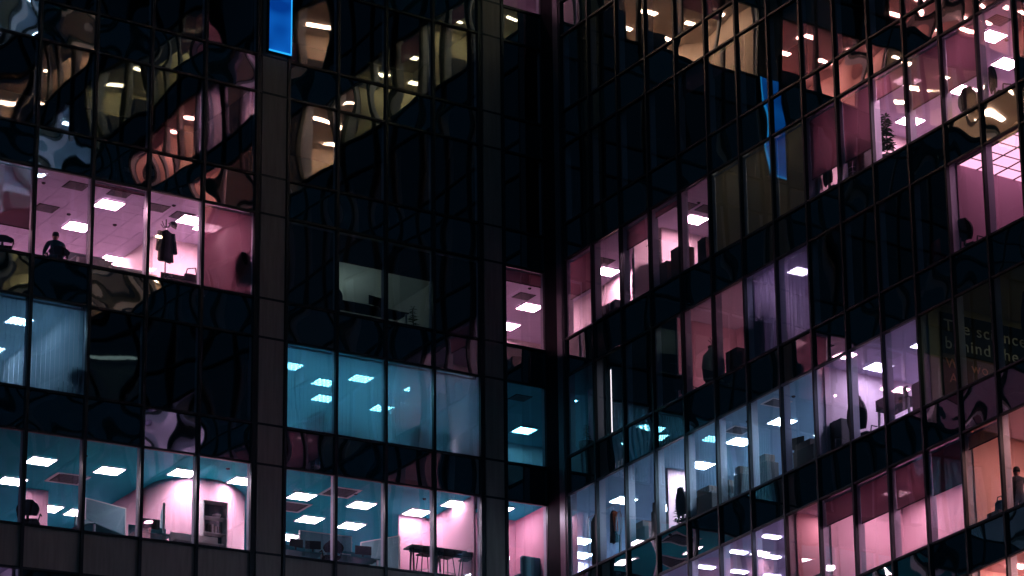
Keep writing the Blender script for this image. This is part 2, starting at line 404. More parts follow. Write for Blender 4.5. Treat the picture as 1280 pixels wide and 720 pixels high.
# ================= right wing rooms
room(RW, 1, .25, 2.2, -4.8, .21, 'pink', 'ES'); part_wall(RW, 1, 2.14, 2.2, .22, 2.6, 'pink')
room(RW, 1, .25, 5, -rbay(4)[1], -4.84, 'pink', 'ES'); part_wall(RW, 1, 1.1, 2.5, -4.95, -4.86, 'pink')
Rroom(1, 5, 7, 'drab', 3); room(RW, 1, .25, 4.2, -rbay(13)[1], -14.5, 'pink', 'NES')
Rroom(1, 14, 15, 'dark', 4, fine=False); Rroom(1, 16, 17, 'pink', 4); Rroom(1, 18, 26, 'dark', 4, fine=False)
room(RW, 2, .25, 3, -2.85, .21, 'teal', 'ES'); part_wall(RW, 2, 1.3, 1.38, -2.7, -.2, mat('rose_paint', (.8, .30, .42), .7))
room(RW, 2, .25, 4, -rbay(2)[1]-.8, -2.95, 'dark', 'NES', fine=False); room(RW, 2, .25, 2.3, -rbay(5)[1], -rbay(3)[0]-.85, 'dimpink', 'NES')
Rroom(2, 6, 7, 'violet', 3.2, lamps=False); Rroom(2, 8, 11, 'dark', 4, fine=False); Rroom(2, 12, 13, 'plum', 3, lamps=False); Rroom(2, 14, 14, 'dark', 4, fine=False)
room(RW, 3, .25, 5, -rbay(7)[1], .21, 'steel', 'ES'); Rroom(3, 8, 10, 'lilac', 4.5, lamps=False); Rroom(3, 11, 14, 'moss', 4.5, lamps=False, cz=.45)
part_wall(RW, 3, 1.3, 2.1, -4.62, -4.5, mat('rose_column', (.9, .55, .62), .7))
Rroom(4, 0, 6, 'lilac', 4.5); Rroom(4, 7, 7, 'dimpink', 4, lamps=False); Rroom(4, 8, 11, 'blush', 2.7, lamps=False); Rroom(4, 12, 14, 'orange', 2.8, lamps=False)
Rroom(5, 0, 8, 'steel', 4); Rroom(5, 9, 11, 'dark', 4, fine=False); Rroom(5, 12, 14, 'orange', 3)
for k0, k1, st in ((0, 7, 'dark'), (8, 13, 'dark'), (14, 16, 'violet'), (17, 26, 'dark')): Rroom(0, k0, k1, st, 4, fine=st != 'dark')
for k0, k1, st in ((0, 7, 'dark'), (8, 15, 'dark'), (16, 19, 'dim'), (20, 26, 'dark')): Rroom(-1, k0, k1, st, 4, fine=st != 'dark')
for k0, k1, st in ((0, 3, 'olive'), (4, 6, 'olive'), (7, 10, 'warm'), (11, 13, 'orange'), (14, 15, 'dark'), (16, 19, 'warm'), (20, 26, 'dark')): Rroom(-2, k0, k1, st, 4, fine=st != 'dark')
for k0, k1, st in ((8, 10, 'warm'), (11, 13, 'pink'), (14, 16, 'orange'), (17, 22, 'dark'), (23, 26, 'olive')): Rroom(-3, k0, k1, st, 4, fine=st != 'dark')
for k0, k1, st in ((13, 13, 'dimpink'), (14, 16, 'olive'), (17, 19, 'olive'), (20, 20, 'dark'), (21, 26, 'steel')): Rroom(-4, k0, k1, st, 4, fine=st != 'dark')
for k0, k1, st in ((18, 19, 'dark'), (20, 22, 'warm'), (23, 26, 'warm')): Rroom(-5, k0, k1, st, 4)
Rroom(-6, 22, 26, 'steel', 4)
# upper floors seen only as mirror images: some blinds, cupboards and partitions so the panes do not repeat
rb_m = [MB().box(-.74, .74, -.006, .006, -h, 0).mesh('roller_blind', m) for h, m in ((.7, BLIND), (1.3, OLIVE), (1.9, BLIND), (2.6, OLIVE))]
for r in (-6, -5, -4, -3, -2, 0):
    for k in range(27):
        if r in rrows(k) and random.random() < .36:
            s = sum(rbay(k))/2; o = link('roller_blind', random.choice(rb_m), RW, loc=(.16, -s, T(r)-.03)); o.rotation_euler.z = math.pi/2
        if r in rrows(k) and r != 0 and random.random() < .4:
            s = rbay(k)[0]+.4; h = random.choice((.9, 1.3, 1.8)); MB().box(.5, 1.0, -s-random.uniform(.4, 1.0), -s, S(r)-.09, S(r)+h).build('cupboard', mat('cupboard_grey', (.10, .10, .11), .6), RW)
        if r in rrows(k) and r != 0 and random.random() < .25:
            s = rbay(k)[0]; MB().box(1.0, 3.6, -s-.05, -s+.05, S(r)-.09, T(r)+.09).build('partition', wallm('warm'), RW)
for k in LBAYS[:-1]:
    x = sum(lbay(k))/2
    if random.random() < .3: link('roller_blind', random.choice(rb_m[:3]), LW, loc=(x, .16, T(-2)-.03))
    if random.random() < .4: MB().box(x-.5, x+.3, .5, 1, S(-2)-.09, S(-2)+random.choice((.9, 1.4))).build('cupboard', mat('cupboard_grey', (.10, .10, .11), .6), LW)
    if random.random() < .3: MB().box(lbay(k)[0]-.05, lbay(k)[0]+.05, 1, 4.5, S(-2)-.09, T(-2)+.09).build('partition', wallm('warm'), LW)

# ---------------------------------------------------------------- lamps seen directly
P1 = 'pink'
for x, y, t in ((-12.38, 3.69, 'right of the seated worker in the pink office'), (-12.34, 1.70, 'close to the glass in the middle bay of the pink office'),
                (-10.60, 5.63, 'deep in the pink office, low beside the coat stand'), (-10.10, 1.62, 'above the wall corner by the coat stand'),
                (-14.2, 5.7, 'behind the head of the seated worker'), (-16.0, 3.7, 'behind the maroon blind at the left picture edge'), (-9.5, 1.9, 'behind the full length maroon blind beside the grey column')):
    lamp(x, y, 1, P1, t)
for x, y, t in ((1.19, 3.02, 'in the single pink bay beside the inner corner, nearer the glass'), (1.42, 4.88, 'in the single pink bay beside the inner corner, farther back')): lamp(x, y, 1, P1, t)
for x, s, t in ((1.60, .95, 'above the binders in the second bay right of the corner'), (1.56, 6.05, 'over the dark boxes in the top row right of the corner'),
                (2.66, 15.71, 'beside the tall leafy plant'), (2.68, 18.29, 'under the half drawn maroon blind in the top right row'), (2.57, 20.43, 'in the clear bay at the upper right'),
                (1.0, 17.9, 'above the tall leafy plant, close to the glass'), (1.2, 21.6, 'close to the glass in the clear bay at the upper right')): lamp(x, -s, 1, P1, t)
for x, y, t in ((-14.45, 2.09, 'behind the vertical blind at the left edge'), (-7.0, 1.97, 'at the left end of the teal room with vertical blinds'), (-5.58, 2.84, 'second from the left in the teal room'),
                (-4.95, 4.15, 'in the rear row of the teal room, left one'), (-4.85, 2.02, 'in the middle of the teal room, near the glass'), (-3.1, 4.2, 'in the rear row of the teal room, right one'),
                (-3.08, 2.09, 'right one of the front row in the teal room'), (1.53, 4.07, 'in the single teal bay beside the inner corner')): lamp(x, y, 2, 'haze' if x < -13 else 'teal', t, True)
lamp(-14.2, 4.6, 2, 'haze', 'deep behind the pale blind with the chair shadow', True)
lamp(1.2, 1.0, 2, 'teal', 'just right of the inner corner in the teal row', True)
for x, y, t in ((-13.57, 4.48, 'at the left edge of the bottom row of lit bays'), (-13.62, 2.47, 'high in the second bay of the bottom row'), (-11.82, 6.46, 'low in the second bay of the bottom row'),
                (-11.80, 2.48, 'high in the third bay of the bottom row'), (-10.95, 6.52, 'low in the third bay of the bottom row'), (-10.08, 1.82, 'in front of the curved pink wall, left one'),
                (-8.42, 1.80, 'in front of the curved pink wall, right one'), (-6.42, 2.41, 'just right of the grey column, upper one'), (-5.23, 4.40, 'just right of the grey column, lower one'),
                (-5.02, 6.33, 'low at the edge of the grey column'), (-4.60, 2.46, 'above the desks in the bay right of the column'), (-3.92, 4.47, 'below another light in the bay right of the column'),
                (-3.42, 6.4, 'low above the desk with the monitor'), (-2.89, 2.45, 'left one above the bar table'), (-1.25, 2.45, 'right one above the bar table')):
    if x == -1.25: x = -2.32; y = 1.2
    lamp(x, y, 3, 'lagoon', t)
lamp(-.95, 1.1, 3, 'lagoon', 'in the narrow bay with the armchair')
for x, s, t in ((1.79, 1.30, 'right of the hanging coats'), (1.96, 5.37, 'over the row of boxes in the cool lit office'), (1.75, 7.80, 'third along in the cool lit office'), (1.83, 9.91, 'fourth along in the cool lit office'),
                (3.62, 5.35, 'low behind the boxes on the sill'), (3.61, -4.40, 'low behind the hanging dark coat'), (2.83, -3.0, 'just above another behind the hanging dark coat'), (3.4, 1.2, 'deep behind the orange jacket'),
                (1.9, 12.3, 'at the far right end of the cool lit office'), (3.6, 9.6, 'deep behind the monitor on the sill')): lamp(x, -s, 3, 'steel', t)
for x, s, t in ((1.5, 12.6+2.6, 'in the lavender bays next to the cool lit office'), (1.6, 17.3, 'in the middle of the lavender bays'), (3.4, 15.6, 'deep in the lavender bays, left'), (3.2, 18.0, 'deep in the lavender bays, right')): lamp(x, -s, 3, 'lilac', t)
lamp(1.13, -12.14, 2, 'violet', 'behind the sheer curtains', True)
lamp(2.2, -13.4, 2, 'violet', 'deep behind the left sheer curtain', True)
hidden_lamp(RW, 1.55, -8.0, 2, 'dimpink').location.z = S(2)+.35; hidden_lamp(RW, 1.55, -10.2, 2, 'dimpink').location.z = S(2)+.35  # unseen uplights added low down to brighten the rose room's back wall
for x, s, st, t in ((1.2, 13.4, 'dimpink', 'in the dim bay left of the lowest maroon blinds'), (1.6, 15.6, 'blush', 'behind the lowest row of maroon blinds, middle'), (1.6, 18.0, 'blush', 'behind the lowest row of maroon blinds, right'), (1.6, 20.2, 'blush', 'behind the last maroon blind of the lowest row'), (1.5, 23.4, 'orange', 'above the standing person')): lamp(x, -s, 4, st, t)
lamp(2.6, -21.6, 3, 'moss', 'above the lettered black banner', cz=.45)
# glowing ceiling of pink panels
lc = thing('luminous_ceiling', 'bright pink ceiling of glowing panels in a dark grid over two bays', 'luminous ceiling', (0, 0, T(2)+.085))
b = MB()
for i in range(4):
    for j in range(5):
        MB().box(.32+i*.62, .32+i*.62+.57, -24.0+j*.63, -24.0+j*.63+.58, -.02, -.005).build('glowing_panel', emit('pink_ceiling_panel', (1, .40, .60), 1.35), lc)
for i in range(5): b.box(.285+i*.62, .315+i*.62, -24.05, -20.9, -.035, .003)
for j in range(6): b.box(.28, 2.8, -24.04+j*.63, -24.01+j*.63, -.034, .002)
b.build('grid', mat('grid_dark', (.05, .03, .04), .6), lc)
for x, y in ((-13.55, .95), (-13.56, 2.90), (-12.42, .82), (-11.2, 1.3), (-10.4, 1.5)): vent(LW, x, y, 1)
vent(LW, .59, 2.30, 1); vent(LW, -.08, 1.40, 2); vent(LW, -12.40, 3.71, 3, .75); vent(LW, -6.22, 3.54, 3, .75); vent(LW, -5.64, 1.66, 3, .75); vent(LW, -6.2, 3.4, 2, .6); vent(LW, -3.9, 3.1, 2, .6)
for x, s, r in ((1.46, 6.9, 1), (.8, 6.8, 1), (.78, 22.46, 1), (1.4, 17.9, 1), (1.1, 1.6, 1), (.8, 11.2, 3), (1.2, 8.6, 3)): vent(RW, x, -s, r)

det = MB().lathe([(.055, 0), (.055, -.02), (.03, -.045)], n=10).mesh('smoke_detector', VENT)
for wing, x, y, r in ((LW, -14.3, 1.2, 1), (LW, -11.6, 3.1, 1), (LW, -12.9, 3.0, 1), (LW, -10.9, .9, 1), (LW, .4, 1.6, 1), (LW, -12.8, 1.6, 3), (LW, -9.2, 1.0, 3), (LW, -5.2, 1.6, 3), (LW, -3.3, 1.2, 3), (RW, 1.0, -1.2, 1), (RW, 1.0, -7.2, 1), (RW, 1.7, -21.6, 1), (RW, 1.0, -18.9, 1), (RW, 1.1, -4.4, 3), (RW, 1.0, -9.4, 3), (RW, .9, -11.9, 3)):
    link('smoke_detector', det, wing, loc=(x, y, T(r)+CZ))
# ---------------------------------------------------------------- blinds and curtains (each hangs in one bay)
def roller(wing, k, r, bottom, m, lab, name='roller_blind'):
    if wing is LW: a, c = lbay(k)
    else: a, c = rbay(k)
    W = (c-a)/2-.045; top = WIN-.02
    o = thing(name, lab, 'roller blind', ((a+c)/2, .13, S(r)) if wing is LW else (.15, -(a+c)/2, S(r)), 0 if wing is LW else -math.pi/2, 'maroon roller blinds' if m is BLIND else 'pale closed blinds')
    MB().box(-W, W, -.002, .002, bottom, top-.05).build('fabric', m, o)
    MB().box(-W, W, -.012, .012, bottom-.03, bottom).build('bottom_bar', mat('blind_bar', (.10, .05, .06), .5), o)
    MB().tube((-W, 0, top-.03), (W, 0, top-.03), .035, n=10).build('roller_tube', INNER, o)
    return o
roller(LW, 0, 1, .83, BLIND, 'maroon roller blind most of the way down at the left picture edge')
roller(LW, 4, 1, .05, BLIND, 'full length maroon roller blind beside the grey column, chair behind it')
roller(LW, 9, 1, 2.24, BLIND, 'maroon roller blind rolled almost up in the single pink bay left of the corner')
roller(LW, 2, 1, 2.56, BLIND, 'maroon roller blind nearly fully up over the middle bay of the pink office')
NIGHT = mat('black_blind', (.035, .045, .05), .85, 0, .1, 60)  # the fully closed ones are added to keep their bays black
for k, bt, t in ((5, .05, 'added blackout blind next to the grey column on the unlit middle floor'), (6, 1.75, 'black blind half down, left of the two dim bays on the unlit middle floor'), (7, 1.70, 'black blind half down, right of the two dim bays on the unlit middle floor'), (8, .05, 'added blackout blind at the right end of the unlit middle floor')): roller(LW, k, 1, bt, NIGHT, t)
roller(RW, 0, 1, 1.39, BLIND, 'maroon roller blind half down in the first bay right of the corner')
roller(RW, 2, 1, 1.95, BLIND, 'maroon roller blind a third down above the hanging clothes')
roller(RW, 3, 1, 2.45, BLIND, 'maroon roller blind nearly up over the bay with the dark boxes')
for k, t in ((5, 'dark olive closed blind left of its two neighbours in the top right row'), (6, 'olive closed blind between two others in the top right row'), (7, 'beige closed blind right of the mirrored blue sign')): roller(RW, k, 1, .04, OLIVE, t)
roller(RW, 8, 1, .75, BLIND, 'maroon roller blind far down with a black chair below it')
roller(RW, 9, 1, .69, BLIND, 'maroon roller blind far down over the black cabinet')
roller(RW, 10, 1, 2.05, BLIND, 'maroon roller blind short above the leafy plant')
roller(RW, 11, 1, 1.12, BLIND, 'maroon roller blind half down right of the leafy plant')
roller(RW, 12, 1, 1.04, BLIND, 'maroon roller blind half down left of the clear bay')
DBL = mat('dark_maroon_blind', (.24, .12, .15), .85, 0, .06, 60, trans=.35)
roller(RW, 8, 4, 1.95, BLIND, 'short maroon blind, leftmost of the lowest row')
roller(RW, 9, 4, 1.56, BLIND, 'half drawn maroon blind, second of the lowest row')
roller(RW, 10, 4, 1.49, BLIND, 'half drawn maroon blind, third of the lowest row')
roller(RW, 11, 4, 1.43, DBL, 'dark half drawn blind mirroring small lamps, beside the orange bay')
roller(RW, 12, 4, 2.26, OLIVE, 'short olive blind rolled up over the plain orange wall')
def vertical_blind(k, r, lab, pitch=.118):
    a, c = lbay(k); o = thing('vertical_blind', lab, 'vertical blind', ((a+c)/2, .14, S(r)), 0, 'pale vertical blinds')
    W = (c-a)/2-.04; b = MB(); x = -W
    while x < W-.05:
        dy = .004*math.sin(x*7); e = min(x+pitch*.80, W); b.quad((x, .03+dy, .02), (e, -.012+dy, .02), (e, -.012+dy, WIN-.1), (x, .03+dy, WIN-.1)); x += pitch
    s_ = b.build('slats', VBLIND, o); s_['kind'] = 'stuff'
    MB().box(-W, W, -.02, .045, WIN-.1, WIN-.05).build('head_rail', INNER, o)
for k, t in ((0, 'teal vertical blind at the left edge with a louvred light behind'), (1, 'pale vertical blind with the shadow of a chair')): vertical_blind(k, 2, t)
for k, t in ((5, 'teal vertical blind next to the grey column'), (6, 'teal vertical blind second from the grey column'), (7, 'teal vertical blind mirroring a patch of pink'), (8, 'teal vertical blind with a bright oval glow')): vertical_blind(k, 2, t)
def curtain(k, r, lab):
    a, c = rbay(k); W = (c-a)/2-.05; o = thing('curtain', lab, 'curtain', (.20, -(a+c)/2, S(r)), -math.pi/2, 'sheer violet curtains')
    b = MB(); n = 70
    for j, z in enumerate((.02, WIN-.06)):
        for i in range(n+1):
            x = -W+2*W*i/n; b.v.append((x, .035*math.sin(i*.9+.6*math.sin(i*.21))*(1 if j == 0 else .6)+.02*math.sin(i*.33), z))
    for i in range(n): b.f.append((i, i+1, n+2+i, n+1+i))
    b.build('fabric', CURTAIN, o, True); MB().tube((-W, 0, WIN-.05), (W, 0, WIN-.05), .015).build('rail', STEEL, o)
curtain(6, 2, 'sheer violet curtain behind the dark urn'); curtain(7, 2, 'sheer violet curtain in front of a louvred light')

# ---------------------------------------------------------------- furniture and people
def desk(x, y, r, rz, lab, W=1.5, D=.7, h=.74, m=DESK, screen=True):
    o = thing('desk', lab, 'desk', (x, y, S(r)-.1), rz, 'office desks')
    MB().box(-W/2, W/2, -D/2, D/2, h-.03, h).build('desk_top', m, o, bevel=.004)
    for sx in (-1, 1):
        for sy in (-1, 1): MB().box(sx*(W/2-.06)-.025, sx*(W/2-.06)+.025, sy*(D/2-.06)-.025, sy*(D/2-.06)+.025, 0, h-.031).build('leg', STEEL, o)
    MB().box(-W/2, W/2, D/2-.03, D/2-.005, h+.001, h+.30).build('screen_panel', m, o)
    return o
def monitor(x, y, r, rz, z, lab, W=.55):
    o = thing('monitor', lab, 'monitor', (x, y, S(r)-.1+z), rz, 'desk monitors')
    MB().box(-.12, .12, -.08, .08, 0, .015).build('foot', BLK, o); MB().box(-.02, .02, -.015, .015, .015, .2).build('stem', BLK, o)
    MB().box(-W/2, W/2, -.04, -.016, .14, .14+W*.6).build('display', BLK, o, bevel=.006)
    return o
def chair(x, y, r, rz, lab, back=1.05, W=.46):
    o = thing('office_chair', lab, 'office chair', (x, y, S(r)-.1), rz, 'dark office chairs')
    st = MB()
    for k in range(5):
        g = k*2*math.pi/5; st.tube((0, 0, .09), (.27*math.cos(g), .27*math.sin(g), .06), .022, .015, 6); st.lathe([(.02, -.02), (.028, 0), (.02, .02)], (.28*math.cos(g), .28*math.sin(g), .03), 8)
    st.tube((0, 0, .09), (0, 0, .42), .025); st.build('star_base', BLK, o)
    MB().box(-W/2, W/2, -.22, .24, .42, .50).build('seat', CLOTH, o, bevel=.03)
    b = MB(); n = 8
    for j in range(9):
        t = j/8; wd = W/2*(.80+.42*math.sin(math.pi*min(1, t*1.05+.08)))*(1 if t < .8 else 1-(t-.8)*1.6); z = .56+(back-.56)*t; y0 = .24+.05*t
        for i in range(n+1):
            u = i/n*2-1; b.v.append((u*wd, y0+.05*(1-u*u), z))
        for i in range(n+1):
            u = i/n*2-1; b.v.append((u*wd*.97, y0+.05*(1-u*u)+.05, z))
    for j in range(8):
        for i in range(n):
            k = j*2*(n+1)+i; b.f.append((k, k+1, k+2*(n+1)+1, k+2*(n+1))); k2 = k+n+1; b.f.append((k2+1, k2, k2+2*(n+1), k2+2*(n+1)+1))
        for e in (0, n):
            k = j*2*(n+1)+e; b.f.append((k, k+n+1, k+n+1+2*(n+1), k+2*(n+1)))
    for j in (0, 8):
        for i in range(n): k = j*2*(n+1)+i; b.f.append((k, k+1, k+n+2, k+n+1))
    b.build('backrest', CLOTH, o, True); MB().box(-.03, .03, .22, .27, .46, .62).build('back_bar', BLK, o)
    for sx in (-1, 1): MB().path([(sx*W/2, .1, .46), (sx*(W/2+.04), .1, .66), (sx*(W/2+.04), -.12, .67)], .018).build('armrest', BLK, o)
    return o
def skin_body(name, J, E, m, parent, root=0, sub=2):
    me = bpy.data.meshes.new(name); me.from_pydata([j[:3] for j in J], E, []); o = bpy.data.objects.new(name, me); col.objects.link(o); o.parent = parent
    md = o.modifiers.new('skin', 'SKIN'); md.use_smooth_shade = True
    for i, j in enumerate(J):
        sv = me.skin_vertices[0].data[i]; sv.radius = (j[3], j[4] if len(j) > 4 else j[3]); sv.use_root = i == root
    s_ = o.modifiers.new('sub', 'SUBSURF'); s_.levels = sub; s_.render_levels = sub
    me.materials.append(m); return o
def hand(J, E, wrist, d, side):
    """palm and five fingers as short chains grown on from the wrist joint"""
    x, y, z = J[wrist][:3]; d = Vector(d).normalized(); sd_ = Vector(side).normalized(); c = Vector((x, y, z))
    p = len(J); J.append((*(c+d*.06), .022, .036)); E.append((wrist, p))
    for k, (off, ln) in enumerate(((-.030, .065), (-.010, .078), (.010, .074), (.028, .058))):
        a = c+d*.10+sd_*off; e = a+d*ln*.6+Vector((0, 0, -.012)); t = e+d*ln*.35+Vector((0, 0, -.025))
        i = len(J); J.extend([(*a, .010), (*e, .009), (*t, .007)]); E.extend([(p, i), (i, i+1), (i+1, i+2)])
    i = len(J); a = c+d*.04-sd_*.04; J.extend([(*a, .011), (*(a+d*.05-sd_*.012), .009)]); E.extend([(p, i), (i, i+1)])
def head(o, z, y=0, turn=0, hair_long=False):
    b = MB(); n = 16
    prof = [(.030, -.115), (.052, -.10), (.068, -.06), (.076, -.01), (.078, .04), (.070, .08), (.050, .11), (.018, .125)]
    b.lathe(prof, (0, y, z), n, .96, 1.16)
    for sx in (-1, 1): b.lathe([(.006, -.03), (.016, -.01), (.016, .015), (.006, .03)], (sx*.077, y-.005, z-.01), 6, .5, 1)
    b.lathe([(.016, -.022), (.012, 0), (.006, .03)], (0, y+.092, z-.01), 6)
    for sx in (-1, 1): b.lathe([(.004, -.008), (.011, 0), (.004, .008)], (sx*.03, y+.082, z+.018), 6)
    b.lathe([(.010, -.006), (.024, 0), (.010, .006)], (0, y+.078, z-.058), 8, 1, .4)
    h = b.build('head', SKIN, o, True); h.rotation_euler.z = turn
    hb = MB(); pr = [(.083, -.01), (.087, .04), (.080, .09), (.058, .122), (.02, .138)]
    if hair_long: pr = [(.06, -.17), (.085, -.12), (.090, -.05)] + pr
    hb.lathe(pr, (0, y-.02, z), n, 1, 1.12); hb.build('hair', HAIR, o, True)
# seated worker seen from behind
pz = S(1)-.1
o = thing('person', 'person with short dark hair seated with back to the glass in a teal top', 'person', (-14.0, 1.0, pz), R(-8))
J = [(0, 0, .52, .15, .12), (0, .01, .72, .145, .105), (0, .02, .92, .165, .105), (0, .03, 1.05, .12, .09), (0, .045, 1.14, .055),
     (-.18, .02, 1.03, .07), (-.25, .12, .80, .052), (-.20, .36, .70, .038), (.18, .02, 1.03, .07), (.26, .12, .80, .052), (.20, .36, .70, .038),
     (-.10, .06, .50, .09), (-.13, .42, .50, .078), (-.13, .45, .10, .05), (.10, .06, .50, .09), (.13, .42, .50, .078), (.13, .45, .10, .05), (-.13, .56, .05, .038), (.13, .56, .05, .038)]
E = [(0, 1), (1, 2), (2, 3), (3, 4), (3, 5), (5, 6), (6, 7), (3, 8), (8, 9), (9, 10), (0, 11), (11, 12), (12, 13), (0, 14), (14, 15), (15, 16), (13, 17), (16, 18)]
hand(J, E, 7, (.2, 1, -.1), (1, 0, 0)); hand(J, E, 10, (-.2, 1, -.1), (-1, 0, 0))
skin_body('body', J, E, TEALCL, o); head(o, 1.26, .06)
MB().lathe([(.045, -.06), (.042, .06)], (0, .05, 1.15), 10).build('neck', SKIN, o, True)
chair(-13.98, .98, 1, R(-8+180), 'low dark office chair under the seated worker', .80, .44)
# standing person with a bag at the right edge
o = thing('person', 'dark silhouette of a standing person with short hair against the orange wall', 'person', (.62, -22.25, S(4)-.40), R(-24)); o.scale = (1.1, 1.1, 1.05)
J = [(0, 0, .92, .15, .11), (0, 0, 1.10, .135, .10), (0, .01, 1.30, .175, .115), (0, .01, 1.42, .13, .09), (0, .02, 1.51, .05),
     (-.19, .0, 1.39, .068), (-.26, .02, 1.12, .05), (-.22, .18, .96, .036), (.19, 0, 1.39, .068), (.26, .02, 1.12, .05), (.2, .2, 1.02, .036),
     (-.09, 0, .88, .095), (-.10, .02, .48, .068), (-.10, 0, .09, .045), (-.11, .12, .04, .038), (.09, 0, .88, .095), (.10, .03, .48, .068), (.11, 0, .09, .045), (.12, .12, .04, .038)]
E = [(0, 1), (1, 2), (2, 3), (3, 4), (3, 5), (5, 6), (6, 7), (3, 8), (8, 9), (9, 10), (0, 11), (11, 12), (12, 13), (13, 14), (0, 15), (15, 16), (16, 17), (17, 18)]
hand(J, E, 7, (.2, .8, -.5), (1, 0, 0)); hand(J, E, 10, (-.3, 1, 0), (-1, 0, 0))
skin_body('body', J, E, CLOTH, o); head(o, 1.62, .03)
MB().lathe([(.045, -.06), (.042, .06)], (0, .02, 1.52), 10).build('neck', SKIN, o, True)
def plant(x, y, z, H, lab, n=70, lf=.22):
    o = thing('potted_plant', lab, 'plant', (x, y, z))
    MB().lathe([(.15, 0), (.20, .04), (.23, .38), (.20, .38), (.19, .34)], (0, 0, 0), 14).build('pot', POT, o, True)
    MB().path([(0, 0, .3), (.02, .01, .5*H), (-.01, 0, .8*H), (.01, .02, H-.05)], .018).build('stem', CARD, o)
    b = MB()
    for i in range(n):
        t = i/n; z_ = .52+(H-.5)*t; g = i*2.4; ln = lf*(1.15-.55*t)*random.uniform(.8, 1.2); e = random.uniform(-.3, .7)
        d = Vector((math.cos(g)*math.cos(e), math.sin(g)*math.cos(e), math.sin(e))); p = Vector((0, 0, z_)); s_ = d.cross(Vector((0, 0, 1))).normalized()*ln*.17
        b.quad(p, p+d*ln*.45+s_, p+d*ln+Vector((0, 0, -.3*ln)), p+d*ln*.45-s_)
    f = b.build('leaf', LEAF, o); f['kind'] = 'stuff'
# pink office
desk(-13.05, 1.05, 1, 0, 'grey desk with a low screen right of the seated worker', 1.0, .6, .70)
desk(-11.9, 1.25, 1, 0, 'grey desk left of the coat stand', 1.2, .6, .62)
desk(-10.55, .95, 1, 0, 'low dark table under the black handbag', 1.1, .5, .55, BLK)
chair(-15.45, .8, 1, R(160), 'dark office chair low under the maroon blind at the left edge', .74)
o = thing('coat_stand', 'black coat stand with hooked arms in the pink office', 'coat stand', (-11.08, .95, S(1)-.1))
MB().tube((0, 0, .05), (0, 0, 2.42), .02).build('pole', BLK, o)
for k in range(4):
    g = k*math.pi/2+.5; MB().path([(0, 0, 2.16), (.10*math.cos(g), .10*math.sin(g), 2.20), (.17*math.cos(g), .17*math.sin(g), 2.31)], .012).build('hook', BLK, o)
for k in range(4):
    g = k*math.pi/2; MB().tube((0, 0, .08), (.28*math.cos(g), .28*math.sin(g), .015), .016).build('foot', BLK, o)
o = thing('hat', 'black cap hanging on the coat stand', 'cap', (-10.93, .93, S(1)+2.13), R(20)); o.rotation_euler = (R(20), R(35), 0)
MB().lathe([(.10, 0), (.115, .05), (.10, .11), (.06, .15), (.01, .165)], (0, 0, 0), 14).build('crown', BLK, o, True); MB().lathe([(.09, -.012), (.19, -.02), (.19, -.008), (.09, .002)], (0, -.06, .02), 14, .7, 1).build('brim', BLK, o, True)
def jacket(name, lab, loc, rz, W, H, m, D=.16, col2=None):
    """garment on a hanger: sloping shoulders, sleeves, wavy hem"""
    o = thing(name, lab, 'jacket', loc, rz); b = MB(); n = 16; rows = [(0, .16, .5), (-.03, .34, .75), (-.09, .86, 1), (-.2, .96, 1), (-.5, .98, 1.05), (-.8, 1.0, 1.1), (-1, 1.04, 1.15)]
    for t, wd, dd in rows:
        for k in range(n):
            g = 2*math.pi*k/n; zz = t*H+(.02*math.sin(5*g) if t == -1 else 0)
            b.v.append((W/2*wd*math.cos(g), D/2*dd*math.sin(g)*(1+.2*math.sin(3*g)), zz))
    for j in range(len(rows)-1):
        for k in range(n): b.f.append((j*n+k, j*n+(k+1) % n, (j+1)*n+(k+1) % n, (j+1)*n+k))
    b.f.append(tuple(reversed(range(n)))); b.f.append(tuple((len(rows)-1)*n+k for k in range(n)))
    b.build('garment_body', m, o, True)
    for sx in (-1, 1): MB().tube((sx*W*.40, -.01, -.10*H), (sx*W*.56, -.03, -.72*H), .075, .06, 10).build('sleeve', col2 or m, o, True)
    MB().path([(0, 0, 0), (0, 0, .06), (.03, 0, .10), (.055, 0, .07)], .008).build('hanger_hook', STEEL, o)
    return o
jacket('jacket', 'black jacket hanging on the coat stand in the pink office', (-11.08, .93, S(1)+1.98), R(8), .46, .98, CLOTH)
MB_b = MB(); o = thing('handbag', 'black handbag with a stiff raised handle on the low table', 'handbag', (-10.38, .9, S(1)+.455), R(5))
MB().lathe([(.20, 0), (.22, .05), (.20, .24), (.18, .26)], (0, 0, 0), 12, 1, .45).build('bag_body', BLK, o, True, .01)
MB().path([(-.15, 0, .25), (-.11, 0, .42), (.13, 0, .50), (.16, 0, .26)], .016).build('handle', BLK, o)
o = thing('box', 'small dark box lying on the low table beside the handbag', 'box', (-10.8, .88, S(1)+.455)); MB().box(-.16, .16, -.1, .1, 0, .09).build('box_body', CARD, o, bevel=.005); MB().box(-.17, .17, -.11, .11, .091, .12).build('lid', BLK, o)
chair(-9.22, .50, 1, R(172), 'black high backed chair shadowed behind the full length maroon blind', 1.50, .46)
